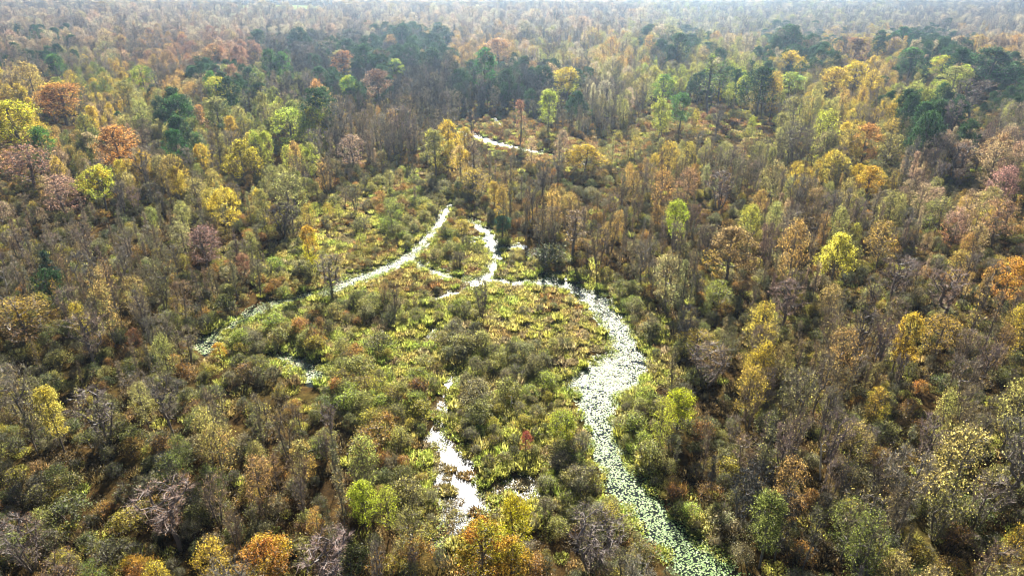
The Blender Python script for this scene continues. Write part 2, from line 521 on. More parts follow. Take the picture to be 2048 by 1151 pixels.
SP_ = {
 'bare':    dict(n=4, H=12, R=3.3, z0=.35, tips=120, rtip=.03, rmax=.19, twigs=2400, tl=1.05, tw=.027, leaves=380, ls=.17, clump=.5, env='vase', wander=.12, lean=.1),
 'bushy':   dict(n=3, H=11, R=3.4, z0=.25, tips=120, rtip=.022, rmax=.14, trunks=4, spread=.22, twigs=2600, tl=1.1, tw=.04, leaves=700, ls=.17, clump=.45, env='vase'),
 'sparse':  dict(n=5, H=12, R=2.9, z0=.2, tips=110, rtip=.02, rmax=.16, twigs=1500, tl=.9, tw=.04, leaves=3900, ls=.19, clump=.5, env='round', wander=.08),
 'full':    dict(n=5, H=12, R=3.1, z0=.3, tips=110, rtip=.02, rmax=.18, twigs=300, tl=.8, tw=.035, leaves=9000, ls=.205, clump=.42, env='round', clump_keep=.8),
 'tall':    dict(n=4, H=16, R=1.7, z0=.4, tips=80, rtip=.02, rmax=.16, twigs=900, tl=.8, tw=.04, leaves=1800, ls=.2, clump=.35, env='column', lean=.03),
 'pole':    dict(n=4, H=14, R=1.5, z0=.3, tips=60, rtip=.02, rmax=.13, twigs=1500, tl=1.0, tw=.04, leaves=380, ls=.19, clump=.4, env='column', lean=.05, wander=.1),
 'dome':    dict(n=2, H=14, R=4.4, z0=.3, tips=190, rtip=.02, rmax=.25, twigs=1500, tl=.9, tw=.04, leaves=9000, ls=.26, clump=.5, env='dome', clump_keep=.75),
 'cone':    dict(n=2, H=13, R=2.4, z0=.12, tips=150, rtip=.018, rmax=.18, twigs=0, leaves=8000, ls=.28, clump=.28, env='cone', aspect=.3, leafm=M_NEEDLE, lean=.02),
 'shrub':   dict(n=5, H=2.6, R=1.7, z0=.12, tips=60, rtip=.012, rmax=.04, trunks=5, spread=.4, twigs=500, tl=.5, tw=.022, leaves=2100, ls=.135, clump=.28, env='dome', leafm=M_SHRUB, parts=('stems', 'foliage')),
 'twiggy':  dict(n=4, H=3.0, R=1.9, z0=.12, tips=70, rtip=.012, rmax=.04, trunks=6, spread=.45, twigs=1700, tl=.7, tw=.022, leaves=1100, ls=.125, clump=.3, env='dome', leafm=M_SHRUB, parts=('stems', 'foliage')),
}
sd0 = 100
for kind, sp in SP_.items():
    for v in range(sp['n']):
        sd0 += 1
        q = dict(sp)
        gg = random.Random(sd0)
        q['H'] = sp['H'] * gg.uniform(.9, 1.1); q['R'] = sp['R'] * gg.uniform(.88, 1.15)
        build_plant(kind, v, sd0, q)
grass_clump('sedge', 0, 501, .75, 1.1, 170, 90)
grass_clump('sedge', 1, 502, .6, 1.3, 130, 190)
grass_clump('sedge', 2, 503, .9, 1.0, 230, 30)
grass_clump('litter', 0, 511, .5, 1.6, 50, 420)
grass_clump('litter', 1, 512, .7, 1.5, 90, 330)
PLIST = [p for k in PROTO for p in PROTO[k]]
for i, p in enumerate(PLIST): p.idx = i

# ------------------------------------------------------------------ palette: name -> (leaf_a, leaf_b, twig), kinds
G1, G2, G3 = (.30, .26, .24), (.26, .235, .22), (.22, .185, .16)
PAL = {
 'b': ((.42, .34, .14), (.34, .31, .11), (.41, .345, .295), ['bare', 'bare', 'bushy'], 'bare grey'),
 'n': ((.38, .25, .08), (.40, .33, .10), (.32, .255, .19), ['bare', 'sparse', 'bushy'], 'brown'),
 'p': ((.54, .39, .24), (.50, .38, .16), (.40, .29, .22), ['sparse', 'bare', 'tall'], 'pinkish tan'),
 'o': ((.60, .38, .09), (.54, .40, .13), (.30, .22, .16), ['sparse', 'sparse', 'tall'], 'orange'),
 'y': ((.62, .46, .05), (.52, .42, .07), (.28, .23, .15), ['sparse', 'full', 'sparse'], 'golden yellow'),
 'l': ((.46, .50, .06), (.38, .44, .07), (.28, .24, .15), ['full', 'sparse', 'sparse'], 'yellow-green'),
 'g': ((.17, .21, .045), (.25, .27, .07), (.22, .19, .13), ['full', 'sparse', 'sparse'], 'mid green'),
 'd': ((.035, .075, .025), (.05, .10, .035), (.14, .12, .10), ['full', 'dome'], 'dark green'),
 'v': ((.42, .42, .11), (.48, .43, .13), (.32, .28, .19), ['sparse', 'bushy', 'sparse'], 'olive'),
 'k': ((.08, .07, .045), (.09, .08, .05), (.10, .10, .108), ['bare', 'bushy', 'sparse'], 'dark grey'),
 'r': ((.36, .19, .11), (.36, .24, .13), (.26, .19, .16), ['sparse', 'full'], 'russet red'),
 'w': ((.60, .50, .30), (.55, .47, .28), (.48, .41, .33), ['sparse', 'bare', 'tall'], 'pale straw'),
 'c': ((.40, .42, .14), (.44, .40, .17), (.36, .31, .22), ['tall', 'sparse', 'pole'], 'pale olive'),
}
GRID = """
pwb pwb wpb wpb wpb pwb pwb pwb pwb wpb wvb wbv wbv bwv bw bw
pbd bpv rbo rpn kbd bkd kdn nop nvw ovw bvd vwo dwn yop wdp owp
pyb gyb obn rdv kbg kdb kbk bkd kdk vwb bvl ldv yvb byo dlv dbd
yop ypv vyd gvy gvl bon bkn kbk kbb bvb vlb ybl vbl vyb dbl dbv
opy gpo vbp yvb glo bnp bvy ypb pcb cnb yvb rvb bvb bvy bpn bpr
pob pyb bny yvo gvb vbn bvn bny bnb onb ocb bco yvb yvo pbv vpr
npv pbn cvb bcv yop vly vgv vgv onb onb onb bvl bnp bvn vbp oyp
bpn nbp bnc nrb nvb vnl vnv gvn bnd bnc bnc bnp onb bvl npb opn
nbd nob bnv bnv vnb vno vnv nvy dgn ncb nbc bno npv npb bpn yob
yvb bvn bgn gnv vnb vnv vnv vnv vny vny nkb bnv bnn nbv bnn bny
vyb bvn vnb vob vgn vgn vlv vnb vnv vnv nvo ybv bnn bnn ybn bnn
vbn vyn vnb vnb gvn vgn vnv nvg vnv vnv nvy oyn bnn vbn bnb bny
vyn byn vbn vnb vnb nvb vnv vnv vnv gvn vln vnb vgn bnb bbv bnv
vgn vbn vyn ovn gvn vnb nvb vbn vyn gvn gvn vnb vbn bvb vbn vgb
gkn gkn kgn gkn nob gvb vbn bvn nvr bgv gkn gkn bon kbn vbn gvn
gkn gkb knb npn non nov vnb pvn bvn bvn vgn gkn nkg kgn vbn ynv
nob gkn gkv pny oyn nov lvn nvo ylo vnb vbn gvn nvg nvg gvn ynv
obn gyn oyn pon oyn byb bpn pon oyv vnb bvn ovo non nvb vbn vgn
""".split("\n")
GRID = [r.split() for r in GRID if r.strip()]  # dark grey and mid green in lower rows put shade into tree colours
def cell_letter(px, py, r):
    cx = (px + (hsh(px, py, 1) - .5) * 70) / 128; cy = (py + (hsh(px, py, 2) - .5) * 36) / 64
    c = GRID[int(min(max(cy, 0), 17))][int(min(max(cx, 0), 15))]
    w = [.45, .30, .25] if len(c) == 3 else [.6, .4]
    k = 0
    while k < len(c) - 1 and r > sum(w[:k + 1]): k += 1
    return c[k]
def jit(c, r, amt=.16):
    f = 1 + r.uniform(-amt, amt)
    return tuple(min(.9, max(.01, v * f * (1 + r.uniform(-.09, .09)))) for v in c)

# ------------------------------------------------------------------ ground and water
def axis(lo, hi, step, outer):
    a = list(np.arange(lo, hi + 1e-6, step))
    s = step; v = hi
    while v < outer[1]: s *= 1.18; v += s; a.append(v)
    s = step; v = lo; pre = []
    while v > outer[0]: s *= 1.18; v -= s; pre.append(v)
    return np.array(pre[::-1] + a)
gx, gy = axis(-80, 70, .55, (-3200, 3200)), axis(38, 320, .6, (-400, 4200))
X, Y = np.meshgrid(gx, gy)
Z = ground_z(X, Y)
nx, ny = len(gx), len(gy)
ii = np.arange(nx * ny).reshape(ny, nx)
Fg = np.stack([ii[:-1, :-1], ii[:-1, 1:], ii[1:, 1:], ii[1:, :-1]], -1).reshape(-1, 4)
ground = add_obj("ground", mesh_from("ground", np.stack([X, Y, Z], -1).reshape(-1, 3), F4=Fg, mats=(M_SOIL,), smooth=True))
tag(ground, "damp brown marsh and woodland soil", "ground", kind="structure")
wx, wy = np.meshgrid(np.arange(-110, 111, 2.0), np.arange(36, 331, 2.0))
wi = np.arange(wx.size).reshape(wx.shape)
wF = np.stack([wi[:-1, :-1], wi[:-1, 1:], wi[1:, 1:], wi[1:, :-1]], -1).reshape(-1, 4)
wcx, wcy = (wx[:-1, :-1] + 1).ravel(), (wy[:-1, :-1] + 1).ravel()
rip = (sdf(wcx, wcy, SEG_O) < 1.2) & (sdf(wcx, wcy, SEG_O) < sdf(wcx, wcy, SEG_P))
water = add_obj("water", mesh_from("water", np.stack([wx, wy, 0 * wx], -1).reshape(-1, 3), F4=wF, mats=(M_CALM, M_WATER), mi=rip.astype(int)))
tag(water, "still slough water glittering between the banks", "water", kind="structure")

# pale green field far off
def far_field(name, px0, px1, py, dep, label):
    m, nt, out = new_mat(name)
    d = N(nt, "ShaderNodeBsdfDiffuse"); tc = N(nt, "ShaderNodeTexCoord"); n = N(nt, "ShaderNodeTexNoise"); n.inputs["Scale"].default_value = .03
    cr = N(nt, "ShaderNodeValToRGB"); cr.color_ramp.elements[0].color = (.16, .22, .06, 1); cr.color_ramp.elements[1].color = (.26, .28, .10, 1)
    nt.links.new(tc.outputs["Object"], n.inputs[0]); nt.links.new(n.outputs["Fac"], cr.inputs[0]); nt.links.new(cr.outputs[0], d.inputs[0]); nt.links.new(d.outputs[0], out.inputs[0])
    x0, y0 = ground_at(px0, py); x1, _ = ground_at(px1, py)
    k = 24
    V = []; F = []
    for i in range(k + 1):
        t = i / k; x = x0 + (x1 - x0) * t; e = math.sin(math.pi * t) ** .4 * dep / 2
        V += [(x, y0 - e, .6), (x * (1 + dep / y0 * .5), y0 + e * 1.3, .6)]
        if i: F.append((2 * i - 2, 2 * i, 2 * i + 1, 2 * i - 1))
    o = add_obj(name, mesh_from(name, V, F4=F, mats=(m,)))
    tag(o, label, "field", kind="structure")
    return (min(x0, x1) - 5, max(x0, x1) + 15, y0 - dep * .62, y0 + dep * .62)
FIELDS = [far_field("field", 430, 660, 19, 210, "sunlit pale green field far beyond the woods")]

# lily pads
def make_pads():
    g = np.random.default_rng(11)
    xs, ys, ss = [], [], []
    for (a, b) in SEG_P:
        L = math.hypot(b[0] - a[0], b[1] - a[1]); w = max(a[2], b[2]) + 1.6
        n = int(L * 2 * w / (.035 if a[1] < 220 else .12))
        t = g.uniform(0, 1, n); u = g.uniform(-w, w, n)
        dx, dy = (b[0] - a[0]) / (L + 1e-6), (b[1] - a[1]) / (L + 1e-6)
        xs.append(a[0] + dx * t * L - dy * u); ys.append(a[1] + dy * t * L + dx * u)
    x = np.concatenate(xs); y = np.concatenate(ys)
    px, py, _ = pixel_of(x, y, 0 * x)
    ok = (py > -50) & (py < 1260)
    d = water_d(x, y)
    sp = sdf(x, y, SEG_P)
    ok &= (d < .75) & (sp < 1.2)
    # thinning where the photo shows dark water gaps
    gap = vnoise(x / 1.1, y / 1.1, 21)
    dens = np.clip(1.15 - .9 * np.clip((gap - .62) * 4, 0, 1), 0, 1) * np.where(sp > .1, .5, 1)
    ok &= g.uniform(0, 1, len(x)) < dens
    x, y, d = x[ok], y[ok], d[ok]
    # reject overlaps on a hash grid
    keep = []; seen = {}
    r = g.uniform(.07, .16, len(x)) * np.where(y > 130, 1.25, 1) * np.where(y > 220, 1.7, 1)
    for i in range(len(x)):
        c = (int(x[i] // .3), int(y[i] // .3)); okk = True
        for a in (-1, 0, 1):
            for b in (-1, 0, 1):
                for j in seen.get((c[0] + a, c[1] + b), ()):
                    if (x[i] - x[j]) ** 2 + (y[i] - y[j]) ** 2 < ((r[i] + r[j]) * .66) ** 2: okk = False
        if okk:
            seen.setdefault(c, []).append(i); keep.append(i)
    x, y, r, d = x[keep], y[keep], r[keep], d[keep]
    n = len(x)
    k = 7
    th = np.linspace(.25, 2 * math.pi - .25, k)[None, :] + g.uniform(0, 6.28, (n, 1))
    tilt = g.normal(0, .07, (n, 2))
    z0 = np.maximum(.012, np.clip(d, -1, 1) * .35 + .06) + g.uniform(0, .02, n)
    ox = r[:, None] * np.cos(th); oy = r[:, None] * np.sin(th)
    ring = np.stack([x[:, None] + ox, y[:, None] + oy, z0[:, None] + ox * tilt[:, :1] + oy * tilt[:, 1:] + .015], -1)
    cen = np.stack([x, y, z0], -1)[:, None]
    V = np.concatenate([cen, ring], 1).reshape(-1, 3)
    b = (np.arange(n) * (k + 1))[:, None]
    F = np.concatenate([np.stack([b[:, 0], b[:, 0] + i, b[:, 0] + i + 1], 1) for i in range(1, k)], 0)
    rn = g.uniform(0, 1, n) ** .9 * np.clip((y - 52) / 45, .25, 1)  # nearer pads painted greener, standing in for the fading sun glare
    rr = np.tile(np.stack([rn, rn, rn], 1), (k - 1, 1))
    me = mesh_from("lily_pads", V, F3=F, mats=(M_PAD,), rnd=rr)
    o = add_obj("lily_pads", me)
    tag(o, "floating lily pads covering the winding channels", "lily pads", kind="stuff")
make_pads()

# ------------------------------------------------------------------ placing plants
INST = []   # dict(proto, x, y, z, s, sz, rz, a, b, t, cls, hand)
def put(p, x, y, s, sz, a, b, t, cls, letter='', info=None, rz=None):
    INST.append(dict(p=p, x=float(x), y=float(y), s=s, sz=sz, rz=random.uniform(0, 6.28) if rz is None else rz, a=a, b=b, t=t, cls=cls, letter=letter, info=info))
rr_ = random.Random(3)
# hand placed trees: crown centre px, crown top py, crown width px, height m, proto kind, colours a, b, description
Yl, Go, Lm, Gr, Dk, Or = (.66,.50,.05), (.58,.40,.06), (.42,.48,.05), (.10,.22,.04), (.03,.065,.025), (.60,.31,.08)
Ol, Pk, Ru, Ta, Br = (.32,.31,.09), (.52,.33,.23), (.42,.20,.08), (.42,.26,.12), (.22,.14,.07)
TW = (.28,.23,.20)
HAND = [
 (535,94,34,20,'full',Dk,Gr,"dense dark green crown, left half of a twin-crowned tree above the dim far woods"),
 (563,102,34,18,'full',Dk,Gr,"dense dark green crown, right half of a twin-crowned tree above the dim far woods"),
 (968,93,48,22,'full',Dk,(.06,.20,.04),"tall dark tree with a bright green top above the shadowed middle woods"),
 (997,75,48,16,'full',(.55,.33,.14),(.45,.25,.1),"round tan-orange crown just beyond the tall dark green-topped tree"),
 (684,100,48,15,'full',Ol,Ru,"olive and rust crown on the near edge of the dim far woods"),
 (791,117,28,12,'full',(.2,.33,.1),Lm,"small pale green round crown alone in the dark grey woods"),
 (752,138,55,15,'full',(.36,.24,.14),(.24,.14,.09),"broad pale brown crown beside the dark grey woods"),
 (695,150,34,14,'full',Gr,Lm,"small bright green crown left of the broad pale brown crown"),
 (430,152,46,15,'full',Yl,Lm,"golden crown with a green shoulder standing left of the dark twin-crowned tree"),
 (419,141,28,16,'full',(.06,.18,.04),Gr,"small deep green crown tucked behind a golden crown"),
 (280,130,44,15,'full',(.10,.16,.05),Lm,"round olive-green crown in the upper left woods"),
 (245,160,46,15,'full',Go,Ol,"golden brown lobed crown left of a round olive-green crown"),
 (112,165,92,15,'full',Go,Or,"broad glowing golden-orange crown in the upper left woods"),
 (105,108,50,14,'dome',Dk,Gr,"dark green domed crown above the broad golden-orange crown"),
 (15,198,90,17,'full',(.5,.5,.04),Yl,"large bright yellow-green crown cut by the left edge of the view"),
 (73,252,52,14,'full',(.05,.13,.03),Gr,"dark green crown near the left edge below the bright yellow-green crown"),
 (350,186,54,16,'full',Dk,(.08,.19,.04),"tall dark green crown beside a narrow orange tree"),
 (396,208,30,15,'tall',Or,Ta,"narrow orange tree between two dark green crowns"),
 (430,193,52,15,'full',(.06,.12,.04),Ol,"dark olive crown right of the narrow orange tree"),
 (342,256,44,14,'full',(.04,.12,.03),Dk,"dark green crown in front of the narrow orange tree"),
 (390,262,34,14,'full',(.07,.15,.04),(.3,.3,.15),"dark green crown with pale flecks right of another dark crown"),
 (225,248,72,15,'full',Or,Ta,"broad russet-orange crown in the left woods"),
 (478,278,84,15,'dome',(.42,.36,.03),(.34,.27,.03),"broad mustard-yellow domed crown with dark limbs on the left"),
 (632,157,30,15,'full',Or,Ta,"small orange crown left of centre in the upper woods"),
 (575,214,70,14,'full',(.38,.5,.08),Lm,"broad lime-green flat crown below the small orange crown"),
 (622,212,44,14,'full',Lm,Yl,"smaller lime crown right of the broad lime-green flat crown"),
 (620,284,34,14,'full',Lm,Ol,"slim yellow-green crown near the left edge of the marsh woods"),
 (190,330,70,13,'full',Yl,Lm,"bright yellow flat crown below the broad russet-orange crown"),
 (386,354,48,12,'sparse',(.5,.42,.12),Ol,"pale yellow open crown left of the bright golden tree"),
 (442,374,62,13,'full',Yl,(.6,.48,.06),"bright golden tree with dark trunk at the left of the marsh"),
 (518,376,36,12,'full',Yl,Ol,"small yellow crown right of the bright golden tree"),
 (613,450,44,12,'full',(.55,.5,.03),(.5,.3,.04),"slender yellow tree with an orange lower crown at the marsh edge"),
 (560,404,84,9,'bushy',Br,Ol,"bare vase-shaped tree of many stems beside the slender yellow tree"),
 (398,448,80,11,'sparse',(.29,.16,.12),(.35,.22,.16),"maroon-brown leafy crown in the left woods"),
 (84,502,46,8,'cone',(.03,.09,.05),(.03,.07,.035),"dark blue-green conifer at the far left"),
 (962,556,44,8.5,'bushy',(.4,.33,.06),Ol,"thin forked tree with dark trunk standing alone in the open marsh"),
 (655,508,86,10,'bare',Br,Ol,"open bare tree on the bank of the left channel"),
 (1357,398,48,13,'full',(.4,.5,.04),Lm,"vivid lime-green crown above the dark trunks right of centre"),
 (1428,105,44,23,'tall',(.3,.36,.05),(.12,.2,.04),"tallest narrow green tree standing over the far clearing"),
 (1445,118,40,20,'tall',(.08,.14,.04),Gr,"narrow dark green tree close beside the tallest narrow tree"),
 (1172,289,92,10,'dome',(.60,.44,.03),(.5,.38,.04),"spreading bright yellow crown at the end of the far pond"),
 (1098,178,42,15,'full',(.45,.5,.14),Lm,"pale lime crown above the far pond"),
 (1135,134,58,15,'full',(.45,.48,.06),Yl,"lime-yellow flat crown in the middle distance, centre right"),
 (1040,196,24,15,'tall',(.48,.22,.12),Ta,"narrow pinkish-orange spire tree standing above the far pond"),
 (896,238,38,13,'full',Go,Yl,"golden crown left of the far pond"),
 (868,258,44,13,'full',(.45,.42,.06),Ol,"yellow-olive crown left of the golden crown by the far pond"),
 (928,254,28,8,'full',(.5,.4,.03),Go,"small rounded mustard crown in front of the far pond"),
 (1330,148,42,14,'full',Lm,Gr,"fresh green crown at the left of the far clearing"),
 (1365,185,50,14,'full',(.12,.22,.05),Gr,"deep green crown behind the far clearing"),
 (1580,48,32,16,'dome',(.05,.16,.08),Gr,"teal-green dome on the right horizon woods"),
 (1611,94,32,13,'dome',Dk,Dk,"small nearly black-green dome in the upper right woods"),
 (1587,100,46,15,'full',Go,Yl,"golden rounded crown next to a nearly black-green dome"),
 (1717,75,46,16,'full',(.36,.16,.06),Br,"rust-brown crown in the upper right woods"),
 (1763,71,40,16,'dome',Dk,(.05,.1,.04),"dark green dome right of a rust-brown crown"),
 (1810,52,46,17,'dome',(.04,.13,.06),Gr,"dark green dome breaking the hazy woods line, upper right"),
 (1672,133,52,14,'full',Go,Yl,"deep golden crown with two lobes, upper right woods"),
 (1718,122,50,15,'full',(.6,.5,.05),Yl,"bright yellow crown right of the deep golden crown"),
 (1583,144,54,12,'full',(.32,.46,.1),Lm,"flat lime-green crown left of the deep golden crown"),
 (1830,94,68,17,'dome',(.05,.11,.04),Gr,"large dark green crown on the upper right"),
 (1890,110,46,13,'full',Lm,Yl,"lime crown right of the large dark green crown"),
 (1918,132,58,14,'full',(.36,.4,.08),Ol,"broad olive-lime crown near the right edge woods"),
 (1992,92,100,20,'dome',(.05,.09,.04),(.07,.17,.05),"huge dark dome-shaped tree near the upper right edge"),
 (1960,155,80,15,'bare',Br,Br,"broad grey bare tree before the huge dark dome-shaped tree"),
 (1604,243,74,14,'bushy',(.36,.36,.07),(.40,.40,.08),"tall olive-yellow airy crown right of the far clearing"),
 (1598,190,52,13,'sparse',(.40,.34,.08),Ol,"leaning olive-ochre tree at the right end of the far clearing"),
 (1740,247,56,13,'full',(.50,.27,.09),Or,"rust-orange crown in the right woods"),
 (1748,330,52,12,'full',(.58,.36,.05),Yl,"golden-orange crown below a rust-orange crown, right woods"),
 (1380,333,46,12,'sparse',(.5,.3,.16),Ta,"peach round crown right of centre"),
 (1448,338,92,12,'bushy',(.46,.28,.17),Ta,"broad peach-tan crown right of the peach round crown"),
 (1685,466,86,12,'dome',(.64,.58,.08),(.58,.54,.06),"brilliant lemon-yellow crown in the right woods"),
 (1468,452,112,13,'dome',(.34,.24,.10),(.5,.36,.06),"big tan and ochre round crown with a straight dark trunk"),
 (2036,515,64,12,'full',(.58,.36,.03),Or,"glowing golden-orange crown cut by the right edge"),
 (2012,398,86,12,'sparse',(.50,.28,.15),Ta,"peach-orange airy crown near the right edge"),
 (1922,412,50,12,'sparse',(.52,.24,.10),Pk,"orange-pink crown left of the peach-orange airy crown"),
 (1888,388,62,12,'sparse',(.30,.36,.06),Ol,"olive-lime leafy crown in the right woods"),
 (1810,508,84,12,'bare',Br,Br,"grey spreading bare tree right of the lemon-yellow crown"),
 (1905,536,116,12,'bare',Br,Br,"wide pale grey bare tree with leaning stems near the right edge"),
 (1578,560,84,11,'bare',Br,Pk,"mauve-brown bare tree between the tan crown and the right woods"),
 (1888,628,84,8,'sparse',(.46,.34,.05),Go,"low flat ochre crown near the right edge"),
 (1442,563,60,7,'sparse',Lm,Ol,"small lime leafed tree under the big tan round crown"),
 (1400,662,70,6,'sparse',(.52,.38,.04),Lm,"golden sapling with feathery top right of the main channel"),
 (1425,690,120,8,'bushy',(.46,.32,.06),Ta,"wide golden-brown airy tree right of the main channel bend"),
 (1364,778,64,8,'full',(.50,.52,.03),Lm,"vivid yellow-green narrow tree on the right bank of the main channel"),
 (1128,826,76,6,'full',(.46,.46,.03),Lm,"yellow-green broad crown on the left bank of the main channel"),
 (1052,862,24,4,'sparse',(.42,.06,.04),(.36,.09,.05),"small crimson sapling among the grey-green shrubs"),
 (1030,998,84,8,'full',(.56,.54,.02),(.5,.42,.02),"bright yellow-lime foreground tree right of the glittering pool"),
 (722,962,60,8,'full',(.40,.46,.04),Lm,"feathery yellow-green foreground tree, left one of a pair"),
 (770,966,50,8,'sparse',(.44,.48,.05),Lm,"feathery yellow-green foreground tree, right one of a pair"),
 (965,1050,110,9,'full',(.52,.26,.04),(.40,.36,.03),"orange and olive tree in the near foreground"),
 (1020,1075,80,8,'full',(.42,.36,.03),(.5,.30,.04),"olive-gold tree beside the orange and olive foreground tree"),
 (820,1022,84,7,'sparse',(.42,.38,.08),Ol,"dull yellow leafy tree left of the glittering pool"),
 (522,1082,104,7,'full',(.58,.42,.05),(.52,.24,.05),"golden-yellow leafy tree at the lower left foreground"),
 (322,965,152,10,'bare',(.44,.25,.15),Ta,"large pinkish-tan bare tree in the lower left foreground"),
 (655,1075,150,8,'bare',Br,Br,"silvery bare twiggy tree at the bottom left of centre"),
 (1190,1020,150,9,'bushy',Br,Ol,"leaning grey bare tree at the bottom right of centre"),
 (25,1035,130,8,'bushy',(.38,.20,.09),Br,"russet-brown thinly leaved tree in the lower left corner"),
 (1762,775,50,7,'sparse',(.46,.40,.04),Go,"small mustard crown in the shaded right foreground"),
 (1988,945,110,9,'bushy',(.34,.28,.10),Ol,"leaning half-bare tree by the lower right edge"),
 (262,655,34,5,'sparse',(.52,.2,.05),Ru,"small orange-red sapling in the left woods clearing"),
 (436,688,30,3.2,'full',(.6,.28,.03),Yl,"tiny fiery orange sapling at the end of the left channel"),
 (1005,432,40,6,'full',(.06,.14,.07),(.08,.18,.07),"dense dark teal-green tree at the head of the right channel"),
 (1098,488,92,5.0,'shrub',(.13,.16,.06),(.18,.20,.07),"broad dark olive low tree on the far bank of the right channel"),
 (30,598,120,9,'sparse',(.46,.34,.06),Ta,"golden-ochre spreading crown at the left edge"),
 (160,625,110,11,'bare',(.3,.26,.12),Br,"tall grey-pink bare tree with branching dark trunk on the left"),
 (180,770,130,10,'bushy',(.38,.34,.06),Ol,"yellow-olive thin-leaved tree with spreading dark limbs, left foreground"),
 (355,560,60,9,'sparse',(.25,.2,.08),Br,"dim brown tree in the shade above the left channel"),
 (1150,420,50,12,'tall',(.42,.3,.1),Br,"thin straight tree in the stand right of the channel head"),
 (265,1112,60,6,'full',(.5,.36,.03),Or,"small golden crown on the bottom edge at left"),
 (1775,440,60,12,'sparse',(.46,.32,.08),Go,"ochre crown right of the lemon-yellow crown"),
 (945,275,36,15,'tall',(.36,.28,.12),Br,"slim grey-brown tree in front of the far pond"),
 (700,265,60,13,'sparse',(.47,.34,.22),Pk,"rosy brown crown left of the far pond"),
 (45,290,110,14,'sparse',(.48,.26,.16),Pk,"big salmon-brown crown on the left edge"),
 (110,345,80,13,'sparse',(.46,.26,.17),Pk,"pinkish crown with a dark trunk, far left woods"),
 (950,335,66,10,'sparse',(.46,.38,.12),Yl,"pale yellow thin crown below the far pond"),
 (1785,265,60,13,'sparse',(.44,.40,.10),Ol,"yellowish airy crown right of the rust-orange crown"),
 (2025,330,60,13,'sparse',(.50,.27,.22),Pk,"rosy red crown at the right edge"),
 (1935,280,90,14,'bare',(.42,.26,.20),Pk,"reddish-mauve bare crown near the right edge"),
]
def hand_pos(px, py, h):
    z = h
    x, y = ground_at(px, py, z + (terrain_z(0, 0) * 0))
    for _ in range(4):
        x, y = ground_at(px, py, h + float(terrain_z(x, y)))
    return x, y
occupied = []
for (px, py, wpx, h, kind, a, b, desc) in HAND:
    if py < 260: h *= 1.2; wpx *= 1.12
    a = tuple(min(.85, v * 1.12) for v in a)
    x, y = hand_pos(px, py, h)
    d = pixel_of(x, y, h * .7)[2]
    rad = wpx / FPX * d / 2
    p = PROTO[kind][rr_.randrange(len(PROTO[kind]))]
    put(p, x, y, max(.35, rad / p.R / 1.02), h / p.top, a, b, TW if kind != 'bare' else jit((.42, .33, .26), rr_, .1), 'tree', info=desc)
    occupied.append((x, y, max(.8, rad * .75), h))
OCC = np.array([(o[0], o[1], o[2]) for o in occupied])
HP = []     # hand crowns in picture space: keep fill trees from covering them
for (px, py, wpx, h, *_), o in zip(HAND, occupied): HP.append((px, py + wpx * .4, wpx * .55, o[1]))
HP = np.array(HP)

